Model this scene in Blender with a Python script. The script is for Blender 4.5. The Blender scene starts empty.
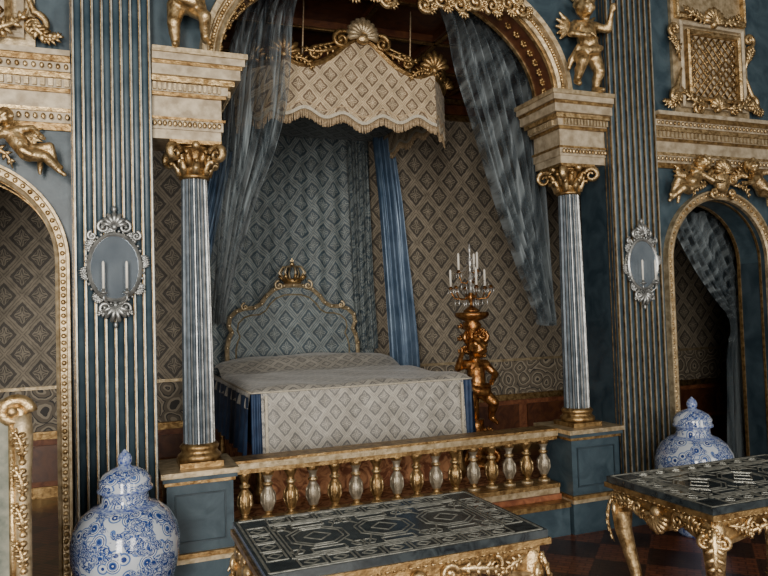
import bpy, math, random
from mathutils import Matrix, Vector, Quaternion
random.seed(4)
pi=math.pi
# ------------------------------------------------------------------ materials
def newmat(name):
    m=bpy.data.materials.new(name); m.use_nodes=True
    nt=m.node_tree; b=nt.nodes['Principled BSDF']
    return m,nt,b
def N(nt,t,**k):
    n=nt.nodes.new(t)
    for a,v in k.items(): setattr(n,a,v)
    return n
def ramp(nt,fac,stops,const=False):
    r=N(nt,'ShaderNodeValToRGB')
    if const: r.color_ramp.interpolation='CONSTANT'
    e=r.color_ramp.elements
    while len(e)>1: e.remove(e[-1])
    e[0].position=stops[0][0]; e[0].color=(*stops[0][1],1)
    for p,c in stops[1:]:
        x=e.new(p); x.color=(*c,1)
    nt.links.new(fac,r.inputs['Fac']); return r.outputs['Color']
def objco(nt):
    return N(nt,'ShaderNodeTexCoord').outputs['Object']
def noise(nt,scale,detail=4,dist=0,co=None,rough=.55):
    n=N(nt,'ShaderNodeTexNoise'); n.inputs['Scale'].default_value=scale
    n.inputs['Detail'].default_value=detail; n.inputs['Distortion'].default_value=dist
    n.inputs['Roughness'].default_value=rough
    nt.links.new(co or objco(nt),n.inputs['Vector']); return n.outputs['Fac']
def math2(nt,op,a,b=None):
    n=N(nt,'ShaderNodeMath',operation=op)
    for i,v in enumerate((a,b)):
        if v is None: continue
        if isinstance(v,(int,float)): n.inputs[i].default_value=v
        else: nt.links.new(v,n.inputs[i])
    return n.outputs[0]
def bump(nt,b,h,strength=.3,dist=.01):
    n=N(nt,'ShaderNodeBump'); n.inputs['Strength'].default_value=strength; n.inputs['Distance'].default_value=dist
    nt.links.new(h,n.inputs['Height']); nt.links.new(n.outputs[0],b.inputs['Normal'])
def simple(name,c1,c2,scale=8,rough=.5,metal=0,bs=0,bscale=60,detail=5,dist=0,lo=.35,hi=.65):
    m,nt,b=newmat(name)
    nt.links.new(ramp(nt,noise(nt,scale,detail,dist),[(lo,c1),(hi,c2)]),b.inputs['Base Color'])
    b.inputs['Roughness'].default_value=rough; b.inputs['Metallic'].default_value=metal
    if bs: bump(nt,b,noise(nt,bscale,3),bs,.006)
    return m
def fabric(name,ground,light,dark,sx,sz,rough=.6,sheen=.1,warp=.015,mixf=.3):
    m,nt,b=newmat(name); co=objco(nt)
    nz=N(nt,'ShaderNodeTexNoise'); nz.inputs['Scale'].default_value=26; nt.links.new(co,nz.inputs['Vector'])
    sub=N(nt,'ShaderNodeVectorMath',operation='SUBTRACT'); sub.inputs[1].default_value=(.5,.5,.5); nt.links.new(nz.outputs['Color'],sub.inputs[0])
    sc=N(nt,'ShaderNodeVectorMath',operation='SCALE'); sc.inputs['Scale'].default_value=warp; nt.links.new(sub.outputs[0],sc.inputs[0])
    ad=N(nt,'ShaderNodeVectorMath',operation='ADD'); nt.links.new(co,ad.inputs[0]); nt.links.new(sc.outputs[0],ad.inputs[1])
    s=N(nt,'ShaderNodeSeparateXYZ'); nt.links.new(ad.outputs[0],s.inputs[0])
    a=math2(nt,'DIVIDE',s.outputs[0],sx)
    yz=math2(nt,'ADD',s.outputs[1],s.outputs[2])
    c=math2(nt,'DIVIDE',yz,sz)
    u=math2(nt,'ADD',a,c); v=math2(nt,'SUBTRACT',a,c)
    fu=math2(nt,'ABSOLUTE',math2(nt,'SUBTRACT',math2(nt,'FRACT',u),.5))
    fv=math2(nt,'ABSOLUTE',math2(nt,'SUBTRACT',math2(nt,'FRACT',v),.5))
    d=math2(nt,'MAXIMUM',fu,fv); q=math2(nt,'MINIMUM',fu,fv)
    petal=math2(nt,'ADD',d,math2(nt,'MULTIPLY',q,-.6))
    c1=ramp(nt,d,[(0,ground),(.20,light),(.235,dark),(.345,light),(.43,ground),(.47,light)],True)
    c2=ramp(nt,petal,[(0,light),(.055,dark),(.09,light),(.15,dark),(.20,light)],True)
    cmp=math2(nt,'LESS_THAN',d,.225)
    mx=N(nt,'ShaderNodeMix',data_type='RGBA'); nt.links.new(cmp,mx.inputs[0])
    nt.links.new(c1,mx.inputs[6]); nt.links.new(c2,mx.inputs[7])
    mg=N(nt,'ShaderNodeMix',data_type='RGBA'); mg.inputs[0].default_value=mixf; mg.inputs[7].default_value=(*ground,1)
    nt.links.new(mx.outputs[2],mg.inputs[6])
    mu=N(nt,'ShaderNodeMix',data_type='RGBA',blend_type='MULTIPLY'); mu.inputs[0].default_value=1
    nt.links.new(mg.outputs[2],mu.inputs[6]); nt.links.new(ramp(nt,noise(nt,14,6),[(.3,(.62,.62,.62)),(.7,(1.15,1.15,1.15))]),mu.inputs[7])
    nt.links.new(mu.outputs[2],b.inputs['Base Color'])
    b.inputs['Roughness'].default_value=rough
    b.inputs['Sheen Weight'].default_value=sheen
    bump(nt,b,d,.25,.01)
    return m
def scrollfab(name,ground,light,dark,scale):
    m,nt,b=newmat(name); co=objco(nt)
    v=N(nt,'ShaderNodeTexVoronoi'); v.inputs['Scale'].default_value=scale; v.inputs['Randomness'].default_value=.6
    nz=N(nt,'ShaderNodeTexNoise'); nz.inputs['Scale'].default_value=6; nt.links.new(co,nz.inputs['Vector'])
    sc=N(nt,'ShaderNodeVectorMath',operation='SCALE'); sc.inputs['Scale'].default_value=.12; nt.links.new(nz.outputs['Color'],sc.inputs[0])
    ad=N(nt,'ShaderNodeVectorMath',operation='ADD'); nt.links.new(co,ad.inputs[0]); nt.links.new(sc.outputs[0],ad.inputs[1])
    mp=N(nt,'ShaderNodeMapping'); mp.inputs['Scale'].default_value=(1,.01,1); nt.links.new(ad.outputs[0],mp.inputs['Vector']); nt.links.new(mp.outputs[0],v.inputs['Vector'])
    k=math2(nt,'FRACT',math2(nt,'MULTIPLY',v.outputs['Distance'],4.0))
    nt.links.new(ramp(nt,k,[(0,ground),(.3,dark),(.5,light),(.8,ground)],True),b.inputs['Base Color'])
    b.inputs['Roughness'].default_value=.6; return m
def sheer(name,col,stripe,op):
    m,nt,b=newmat(name)
    out=nt.nodes['Material Output']
    w=N(nt,'ShaderNodeTexNoise'); w.inputs['Scale'].default_value=6; w.inputs['Detail'].default_value=3
    mp=N(nt,'ShaderNodeMapping'); mp.inputs['Scale'].default_value=(6,.5,.12); nt.links.new(objco(nt),mp.inputs['Vector']); nt.links.new(mp.outputs[0],w.inputs['Vector'])
    c=ramp(nt,w.outputs['Fac'],[(.38,col),(.62,stripe)])
    nt.links.new(c,b.inputs['Base Color']); b.inputs['Roughness'].default_value=.6; b.inputs['Sheen Weight'].default_value=.2
    tr=N(nt,'ShaderNodeBsdfTransparent'); tl=N(nt,'ShaderNodeBsdfTranslucent'); nt.links.new(c,tl.inputs['Color'])
    m1=N(nt,'ShaderNodeMixShader'); m1.inputs[0].default_value=.2; nt.links.new(b.outputs[0],m1.inputs[1]); nt.links.new(tl.outputs[0],m1.inputs[2])
    m2=N(nt,'ShaderNodeMixShader'); nt.links.new(tr.outputs[0],m2.inputs[1]); nt.links.new(m1.outputs[0],m2.inputs[2])
    # vertical stripes: more and less opaque bands of gauze
    f=math2(nt,'ADD',math2(nt,'MULTIPLY',math2(nt,'SUBTRACT',w.outputs['Fac'],.5),1.8),op)
    n=N(nt,'ShaderNodeClamp'); nt.links.new(f,n.inputs[0]); n.inputs[1].default_value=.25; n.inputs[2].default_value=.85
    nt.links.new(n.outputs[0],m2.inputs[0])
    nt.links.new(m2.outputs[0],out.inputs['Surface']); return m

GOLD=simple('gilding',(.25,.155,.062),(.70,.52,.28),26,.38,.88,.6,80,lo=.36,hi=.6)
DGOLD=simple('old_gilding',(.17,.095,.035),(.48,.32,.14),28,.40,.85,.5,70)
TGOLD=simple('red_bole_gilding',(.15,.05,.015),(.52,.26,.085),28,.32,.85,.5,70)
PGOLD=simple('pale_gilding',(.30,.225,.125),(.60,.49,.32),24,.44,.6,.4,60)
CREAM=simple('gilt_cream_stucco',(.30,.24,.16),(.55,.47,.34),16,.5,.3,.2,50)
BLUE=simple('blue_marbling',(.020,.040,.056),(.054,.086,.108),5,.40,0,.1,40,8,1.2)
BLUED=simple('dark_blue_paint',(.014,.028,.040),(.036,.058,.075),6,.42,0,0,40,8,1)
REED=simple('blue_reeding',(.026,.050,.070),(.058,.092,.118),7,.36,.1)
RIB=simple('silver_gilt_fillet',(.26,.26,.23),(.50,.49,.43),20,.36,.55)
SILV=simple('silvered_wood',(.22,.23,.23),(.48,.49,.48),18,.34,.75,.2,60)
BSIL=simple('silver_gilt_baluster',(.22,.19,.14),(.48,.42,.32),22,.42,.6,.4,60)
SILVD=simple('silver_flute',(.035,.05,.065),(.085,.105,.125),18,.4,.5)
DWOOD=simple('dark_red_wood',(.07,.022,.012),(.15,.055,.022),6,.4,0,.1,30,6,2)
REDM=simple('red_marbling',(.12,.03,.012),(.34,.13,.055),7,.5,0,0,30,8,2.5,.3,.7)
CARPET=simple('orange_damask',(.16,.05,.02),(.46,.22,.10),9,.8,0,.1,30,6,2,.42,.58)
CANDLE=simple('wax',(.75,.72,.64),(.85,.82,.75),5,.5)
FRINGE=simple('gold_fringe',(.30,.21,.12),(.56,.43,.27),60,.6,.2)
SATIN=simple('blue_satin',(.06,.11,.19),(.19,.27,.38),4,.34,.2)
VELV=simple('blue_velvet',(.014,.03,.075),(.03,.06,.13),12,.6)
LACE=simple('silver_braid',(.38,.34,.26),(.56,.51,.41),70,.5,.2)
PALE=simple('pale_wall_paint',(.16,.165,.16),(.21,.205,.19),3,.6)
SLATE=simple('black_scagliola',(.008,.011,.014),(.035,.045,.05),10,.16,0,0,30,8,2)
INLAY=simple('silver_inlay',(.14,.145,.13),(.32,.32,.28),40,.3,.4)
TAPES=simple('screen_tapestry',(.09,.11,.09),(.26,.26,.21),14,.8)
FAB_BACK=fabric('wall_brocade',(.21,.175,.13),(.41,.355,.265),(.050,.046,.044),.30,.36)
FAB_BLUE=fabric('blue_brocade',(.065,.10,.125),(.24,.265,.25),(.020,.040,.058),.24,.29)
FAB_GOLD=fabric('gold_brocade',(.33,.235,.125),(.58,.47,.31),(.10,.06,.035),.17,.19,mixf=.2)
FAB_BED=fabric('bedspread_brocade',(.30,.285,.25),(.47,.44,.38),(.13,.13,.13),.155,.185,.42,.25,mixf=.22)
FAB_SCR=scrollfab('wall_brocade_border',(.18,.15,.11),(.39,.335,.25),(.05,.045,.042),5.2)
SHEER=sheer('blue_gauze',(.055,.085,.11),(.24,.285,.31),.50)
m,nt,b=newmat('mirror_glass'); b.inputs['Metallic'].default_value=.75; b.inputs['Roughness'].default_value=.1
nt.links.new(ramp(nt,noise(nt,6),[(.3,(.24,.30,.37)),(.7,(.42,.50,.58))]),b.inputs['Base Color']); MIRR=m  # pale blue in the glass colour stands in for a bright reflection
m,nt,b=newmat('crystal'); b.inputs['Roughness'].default_value=.1; b.inputs['IOR'].default_value=1.6; b.inputs['Metallic'].default_value=.35
nt.links.new(ramp(nt,noise(nt,50),[(.3,(.22,.22,.22)),(.7,(.62,.61,.58))]),b.inputs['Base Color']); CRYS=m
m,nt,b=newmat('blue_white_porcelain'); co=objco(nt)
n1=noise(nt,30,4,1.8); n2=noise(nt,9,3,.6)
W=(.50,.55,.62); B1=(.015,.04,.18); B2=(.08,.15,.36)
c1=ramp(nt,n1,[(0,W),(.38,B2),(.42,B1),(.49,B2),(.505,W),(.55,B1),(.60,B2),(.63,W)],True)
v=N(nt,'ShaderNodeTexVoronoi',feature='F1'); v.inputs['Scale'].default_value=15; nt.links.new(co,v.inputs['Vector'])
c2=ramp(nt,v.outputs['Distance'],[(0,W),(.08,B1),(.22,B2),(.30,W),(.36,B1),(.42,W),(.50,B2),(.58,W)],True)
mx=N(nt,'ShaderNodeMix',data_type='RGBA'); nt.links.new(ramp(nt,n2,[(.50,(0,0,0)),(.52,(1,1,1))]),mx.inputs[0])
nt.links.new(c1,mx.inputs[6]); nt.links.new(c2,mx.inputs[7]); nt.links.new(mx.outputs[2],b.inputs['Base Color'])
b.inputs['Roughness'].default_value=.12; b.inputs['Coat Weight'].default_value=.4; PORC=m
PBLUE=simple('cobalt_band',(.02,.05,.25),(.35,.42,.56),60,.15)
m,nt,b=newmat('parquet'); co=objco(nt)
mp=N(nt,'ShaderNodeMapping'); mp.inputs['Rotation'].default_value=(0,0,pi/4); nt.links.new(co,mp.inputs['Vector'])
ck=N(nt,'ShaderNodeTexChecker'); ck.inputs['Scale'].default_value=3.2; ck.inputs['Color1'].default_value=(.17,.055,.024,1); ck.inputs['Color2'].default_value=(.05,.02,.012,1)
nt.links.new(mp.outputs[0],ck.inputs['Vector'])
br=N(nt,'ShaderNodeTexBrick'); br.inputs['Scale'].default_value=6; br.inputs['Mortar Size'].default_value=.03; br.inputs['Color1'].default_value=(1,1,1,1); br.inputs['Color2'].default_value=(.6,.6,.6,1); br.inputs['Mortar'].default_value=(.25,.2,.2,1)
nt.links.new(mp.outputs[0],br.inputs['Vector'])
mu=N(nt,'ShaderNodeMix',data_type='RGBA',blend_type='MULTIPLY'); mu.inputs[0].default_value=.9
nt.links.new(ck.outputs[0],mu.inputs[6]); nt.links.new(br.outputs[0],mu.inputs[7]); nt.links.new(mu.outputs[2],b.inputs['Base Color'])
b.inputs['Roughness'].default_value=.28; FLOOR=m

# ------------------------------------------------------------------ mesh builder
class MB:
    def __init__(s): s.v=[];s.f=[];s.m=[];s.s=[];s.mats=[];s.M=Matrix()
    def mi(s,mat):
        if mat not in s.mats: s.mats.append(mat)
        return s.mats.index(mat)
    def add(s,vs,fs,mat,smooth=False):
        o=len(s.v); k=s.mi(mat) if not isinstance(mat,list) else None
        s.v+=[tuple(s.M@Vector(p)) for p in vs]
        for j,f in enumerate(fs):
            s.f.append([o+i for i in f]); s.m.append(k if k is not None else s.mi(mat[j])); s.s.append(smooth)
    def box(s,x0,x1,y0,y1,z0,z1,mat,ch=0):
        vs=[(x,y,z) for x in(x0,x1) for y in(y0,y1) for z in(z0,z1)]
        s.add(vs,[(0,1,3,2),(4,6,7,5),(0,4,5,1),(2,3,7,6),(0,2,6,4),(1,5,7,3)],mat)
    def cbox(s,c,h,mat,rz=0,ry=0):
        R=Matrix.Translation(c)@Matrix.Rotation(rz,4,'Z')@Matrix.Rotation(ry,4,'Y')
        vs=[tuple(R@Vector((a*h[0],b*h[1],c2*h[2]))) for a in(-1,1) for b in(-1,1) for c2 in(-1,1)]
        s.add(vs,[(0,1,3,2),(4,6,7,5),(0,4,5,1),(2,3,7,6),(0,2,6,4),(1,5,7,3)],mat)
    def lathe(s,prof,mat,seg=24,c=(0,0,0),smooth=True,mats=None,rf=None):
        vs=[];fs=[];ml=[]
        for r,z in prof:
            for i in range(seg):
                a=2*pi*i/seg; rr=r*(rf(a) if rf else 1)
                vs.append((c[0]+rr*math.cos(a),c[1]+rr*math.sin(a),c[2]+z))
        n=len(prof)
        for j in range(n-1):
            for i in range(seg):
                k=(i+1)%seg; fs.append((j*seg+i,j*seg+k,(j+1)*seg+k,(j+1)*seg+i)); ml.append(mats[j] if mats else mat)
        fs.append(list(range(seg))[::-1]); ml.append(ml[0]); fs.append([(n-1)*seg+i for i in range(seg)]); ml.append(ml[-2])
        s.add(vs,fs,ml,smooth)
    def tube(s,pts,rad,mat,seg=8,flat=1,smooth=True):
        P=[Vector(p) for p in pts]; n=len(P)
        if isinstance(rad,(int,float)): rad=[rad]*n
        vs=[];fs=[]; up=None
        for i in range(n):
            t=(P[min(i+1,n-1)]-P[max(i-1,0)])
            if t.length<1e-9: t=Vector((0,0,1))
            t.normalize()
            if up is None:
                up=Vector((0,1,0)) if abs(t.y)<.9 else Vector((1,0,0))
            up=(up-t*up.dot(t))
            if up.length<1e-6: up=t.orthogonal()
            up.normalize(); sd=t.cross(up)
            for k in range(seg):
                a=2*pi*k/seg; vs.append(tuple(P[i]+up*math.cos(a)*rad[i]*flat+sd*math.sin(a)*rad[i]))
        for i in range(n-1):
            for k in range(seg):
                l=(k+1)%seg; fs.append((i*seg+k,i*seg+l,(i+1)*seg+l,(i+1)*seg+k))
        fs.append(list(range(seg))[::-1]); fs.append([(n-1)*seg+k for k in range(seg)])
        s.add(vs,fs,mat,smooth)
    def ell(s,c,r,mat,su=12,sv=8,R=None):
        if isinstance(r,(int,float)): r=(r,r,r)
        vs=[(0,0,-1)];fs=[]
        for j in range(1,sv):
            ph=-pi/2+pi*j/sv
            for i in range(su):
                a=2*pi*i/su; vs.append((math.cos(ph)*math.cos(a),math.cos(ph)*math.sin(a),math.sin(ph)))
        vs.append((0,0,1))
        for i in range(su):
            k=(i+1)%su; fs.append((0,1+k,1+i))
            for j in range(sv-2): fs.append((1+j*su+i,1+j*su+k,1+(j+1)*su+k,1+(j+1)*su+i))
            fs.append((len(vs)-1,1+(sv-2)*su+i,1+(sv-2)*su+k))
        R=R or Matrix()
        vs=[tuple(Vector(c)+(R@Vector((p[0]*r[0],p[1]*r[1],p[2]*r[2])))) for p in vs]
        s.add(vs,fs,mat,True)
    def cap(s,a,b,ra,rb,mat,seg=12):
        a=Vector(a);b=Vector(b); s.tube([a,b],[ra,rb],mat,seg); s.ell(a,ra,mat,seg,8); s.ell(b,rb,mat,seg,8)
    def prism(s,pts,y0,y1,mat):
        n=len(pts); vs=[(x,y0,z) for x,z in pts]+[(x,y1,z) for x,z in pts]
        fs=[list(range(n))[::-1],list(range(n,2*n))]+[(i,(i+1)%n,n+(i+1)%n,n+i) for i in range(n)]
        s.add(vs,fs,mat)
    def sweep(s,path,prof,mat,closed=False,smooth=False):
        n=len(path);m=len(prof);vs=[];fs=[]
        for i in range(n):
            a=path[(i-1)%n] if closed else path[max(i-1,0)]; b=path[(i+1)%n] if closed else path[min(i+1,n-1)]
            tx,tz=b[0]-a[0],b[1]-a[1]; L=math.hypot(tx,tz) or 1; nx,nz=-tz/L,tx/L
            for o,y in prof: vs.append((path[i][0]+nx*o,y,path[i][1]+nz*o))
        for i in range(n if closed else n-1):
            j=(i+1)%n
            for k in range(m):
                l=(k+1)%m; fs.append((i*m+k,i*m+l,j*m+l,j*m+k))
        if not closed: fs.append(list(range(m))); fs.append([(n-1)*m+k for k in range(m)][::-1])
        s.add(vs,fs,mat,smooth)
    def grid(s,fn,nu,nv,mat):
        vs=[fn(i/nu,j/nv) for j in range(nv+1) for i in range(nu+1)]
        fs=[(j*(nu+1)+i,j*(nu+1)+i+1,(j+1)*(nu+1)+i+1,(j+1)*(nu+1)+i) for j in range(nv) for i in range(nu)]
        s.add(vs,fs,mat,True)
    def scroll(s,c,R,a0,turns,r,mat,dirn=1,tail=None,seg=7):
        pts=[];rad=[];n=int(16*turns)+4
        if tail:
            for t in (0,.33,.66):
                e=Vector((c[0]+R*math.cos(a0),c[1],c[2]+R*math.sin(a0)))
                tl=Vector(tail); p=tl.lerp(e,t); pts.append(p); rad.append(r*(.35+.65*t))
        for i in range(n+1):
            t=i/n; a=a0+dirn*2*pi*turns*t; q=R*(1-.82*t)
            pts.append((c[0]+q*math.cos(a),c[1]-.3*r*t,c[2]+q*math.sin(a))); rad.append(r*(1-.45*t))
        s.tube(pts,rad,mat,seg); s.ell(pts[-1],r*1.0,mat,8,6)
    def fan(s,c,R,a0,a1,n,r,mat,cup=.02):
        for i in range(n):
            a=a0+(a1-a0)*i/(n-1); q=R*(1-.18*abs(2*i/(n-1)-1))
            pts=[(c[0]+q*t*math.cos(a),c[1]-cup*math.sin(pi*t),c[2]+q*t*math.sin(a)) for t in(0,.3,.6,.85,1)]
            s.tube(pts,[r*.3,r*.7,r,r*1.05,r*.5],mat,7)
        s.ell(c,(r*1.6,r*1.4,r*1.6),mat,8,6)
    def leaf(s,c,ang,L,w,mat,curl=.3,y=0):
        sp=[]
        for i in range(7):
            t=i/6; a=ang+curl*t*t*2
            sp.append(Vector((c[0]+L*t*math.cos(a),c[1]-.12*L*math.sin(pi*t)+y,c[2]+L*t*math.sin(a))))
        s.tube(sp,[w*.35,w*.5,w*.55,w*.5,w*.42,w*.3,w*.12],mat,6,.6)
        for i in (1,2,3,4,5):
            t=i/6; d=(sp[i+1]-sp[i-1]).normalized() if i<6 else Vector((1,0,0)); nn=Vector((-d.z,0,d.x))
            for sg in(-1,1):
                q=sp[i]+nn*sg*w*1.3*math.sin(pi*(t*.8+.15))+d*w*.7
                s.tube([sp[i],(sp[i]+q)/2+Vector((0,-.1*w,0)),q],[w*.38,w*.36,w*.12],mat,5,.6)
    def rosette(s,c,r,mat,n=7):
        for i in range(n):
            a=2*pi*i/n; s.ell((c[0]+r*.6*math.cos(a),c[1],c[2]+r*.6*math.sin(a)),(r*.38,r*.3,r*.38),mat,7,5)
        s.ell((c[0],c[1]-r*.25,c[2]),r*.32,mat,7,5)
    def obj(s,name,loc=(0,0,0),parent=None,rot=(0,0,0)):
        me=bpy.data.meshes.new(name); me.from_pydata(s.v,[],s.f)
        for m in s.mats: me.materials.append(m)
        me.polygons.foreach_set('material_index',s.m); me.polygons.foreach_set('use_smooth',s.s); me.update()
        o=bpy.data.objects.new(name,me); bpy.context.scene.collection.objects.link(o); o.location=loc; o.rotation_euler=rot
        if parent: o.parent=parent
        return o
def arc(cx,zs,rx,rz,n,a0=pi,a1=0):
    return [(cx+rx*math.cos(a0+(a1-a0)*i/n),zs+rz*math.sin(a0+(a1-a0)*i/n)) for i in range(n+1)]
def interp(tab,z):
    for a,b in zip(tab,tab[1:]):
        if b[0]<=z<=a[0]:
            t=(a[0]-z)/(a[0]-b[0])
            return a[1]+(b[1]-a[1])*t,a[2]+(b[2]-a[2])*t
    return (tab[0][1],tab[0][2]) if z>tab[0][0] else (tab[-1][1],tab[-1][2])
def drape(name,tab,y,folds,amp,mat,nv=60,nu=110,ph=0,parent=None,ydrift=0):
    b=MB(); zt,zb=tab[0][0],tab[-1][0]
    def fn(u,v):
        z=zt+(zb-zt)*v; ls=[];rs=[]
        for k in(-2,-1,0,1,2):
            q=max(zb,min(zt,z+k*.05)); l,r=interp(tab,q); ls.append(l);rs.append(r)
        l=sum(ls)/5; r=sum(rs)/5; w=r-l
        x=l+w*(u+.02*math.sin(u*folds*2*pi+1+3*v))
        yy=y+ydrift*v+amp*math.sin(u*folds*2*pi+ph+1.2*math.sin(3*v+u*2))+amp*.4*math.sin(u*folds*4.7*pi+2*v)
        return (x,yy,z+.01*math.sin(u*20))
    b.grid(fn,nu,nv,mat); return b.obj(name,parent=parent)

# ------------------------------------------------------------------ layout
YW=4.30
CXM=1.88
LX,RX=-.78,4.64
PL=(-.18,.25); PR=(3.51,3.95)
b=MB(); b.box(-4,8.5,-3,7.5,-.1,0,FLOOR); b.obj('floor')
b=MB(); b.box(-4,8.5,-3,4.6,5.4,5.5,PALE); b.obj('ceiling')
b=MB(); b.box(-4.15,-4,-3,7.5,0,5.5,PALE); b.obj('wall_left')
b=MB(); b.box(8.5,8.65,-3,7.5,0,5.5,PALE); b.obj('wall_right')
b=MB(); wins=[(-2.5,-1.1),(1.1,2.5),(4.7,6.1)]
xs=[-4]+[x for w in wins for x in w]+[8.5]
for i in range(0,len(xs),2): b.box(xs[i],xs[i+1],-3.2,-3,0,5.5,PALE)
for w in wins: b.box(w[0],w[1],-3.2,-3,0,.5,PALE); b.box(w[0],w[1],-3.2,-3,4.2,5.5,PALE)
b.obj('wall_front')
for i,w in enumerate(wins):
    b=MB()
    for x in (w[0],w[1]-.06): b.box(x,x+.06,-3.14,-3.06,.5,4.2,CREAM)
    b.box((w[0]+w[1])/2-.03,(w[0]+w[1])/2+.03,-3.14,-3.06,.5,4.2,CREAM)
    for z in (.5,1.4,2.3,3.2,4.14): b.box(w[0],w[1],-3.13,-3.07,z,z+.05,CREAM)
    b.obj('window_%d'%(i+1))
b=MB(); b.box(-4,8.5,7.3,7.5,1.02,3.86,FAB_BACK); b.box(-4,8.5,7.3,7.5,.6,1.02,FAB_SCR); b.box(-4,8.5,7.28,7.3,1.0,1.03,PGOLD)
b.box(-4,8.5,7.3,7.5,0,.56,REDM); b.box(-4,8.5,7.26,7.3,.54,.61,DGOLD); b.box(-4,8.5,7.27,7.3,0,.1,DGOLD)
for i in range(16): b.box(-3.9+i*.78,-3.24+i*.78,7.28,7.3,.15,.48,DWOOD)
b.obj('wall_back')
b=MB()
for z0,z1,p,mt in((3.86,3.92,.05,DGOLD),(3.92,4.02,.08,DWOOD),(4.02,4.07,.15,DGOLD),(4.07,4.15,.2,DWOOD)): b.box(-4,8.5,7.3-p,7.3,z0,z1,mt)
b.obj('trim_1')
b=MB(); b.box(-4,8.5,4.58,7.5,4.15,4.3,DWOOD)
for i in range(15):
    b.box(-3.6+i*.8,-3.5+i*.8,4.6,7.1,4.09,4.15,DWOOD); b.box(-3.57+i*.8,-3.53+i*.8,4.6,7.1,4.08,4.095,DGOLD)
for y in(5.0,5.7,6.4): b.box(-4,8.5,y,y+.1,4.09,4.15,DWOOD); b.box(-4,8.5,y+.03,y+.07,4.08,4.095,DGOLD)
b.obj('ceiling_alcove')

# partition wall
b=MB()
def header(b,x0,x1,cx,zs,rx,rz,ztop,y0,y1,mat,n=40):
    A=arc(cx,zs,rx,rz,n); P=[(x0,zs)]+A+[(x1,zs)]
    for p,q in zip(P,P[1:]):
        if abs(p[0]-q[0])<1e-6: continue
        vs=[(p[0],y0,p[1]),(q[0],y0,q[1]),(q[0],y0,ztop),(p[0],y0,ztop),(p[0],y1,p[1]),(q[0],y1,q[1]),(q[0],y1,ztop),(p[0],y1,ztop)]
        b.add(vs,[(0,1,2,3),(5,4,7,6),(4,5,1,0)],mat)
Y1=4.58
header(b,.25,3.51,CXM,3.18,1.24,.85,5.4,YW,Y1,BLUE,60)
for cx,x0,x1 in((LX,-1.45,-.11),(RX,3.97,5.31)):
    header(b,x0,x1,cx,1.95,.51,.51,5.4,YW,Y1,BLUE)
    b.box(x0,cx-.51,YW,Y1,0,1.95,BLUED); b.box(cx+.51,x1,YW,Y1,0,1.95,BLUED)
b.box(-.11,.25,YW,Y1,0,5.4,BLUED); b.box(3.51,3.97,YW,Y1,0,5.4,BLUED)
b.box(-4,-1.45,YW,Y1,0,5.4,BLUE); b.box(5.31,8.5,YW,Y1,0,5.4,BLUE)
b.obj('wall_partition')

def pilaster(x0,x1):
    b=MB(); y0=4.2; w=x1-x0
    b.box(x0,x1,y0+.012,YW-.001,.32,5.4,BLUED)
    n=9
    for i in range(n):
        x=x0+.012+(w-.024)*i/(n-1)
        b.box(x-.0055,x-.0022,y0-.003,y0+.02,.34,5.39,DGOLD); b.box(x-.001,x+.0065,y0-.006,y0+.02,.34,5.39,RIB)
        if i<n-1:
            xc=x+(w-.024)/(n-1)/2; r=(w-.024)/(n-1)*.36
            b.tube([(xc,y0+.014,.34),(xc,y0+.014,5.39)],r,REED,10,.7)
    for k in(.03,.065): b.box(x0-.002,x0+.001,y0+k,y0+k+.006,.34,5.39,DGOLD)
    b.box(x0-.02,x1+.02,y0-.03,YW-.001,0,.24,BLUED)
    b.box(x0-.025,x1+.025,y0-.04,YW-.001,.22,.26,PGOLD); b.box(x0-.015,x1+.015,y0-.02,YW-.001,.26,.30,BLUED); b.box(x0-.01,x1+.01,y0-.015,YW-.001,.30,.34,PGOLD)
    b.obj('pilaster')
for p in(PL,PR,(-2.0,-1.56),(5.4,5.84)): pilaster(*p)

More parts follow.
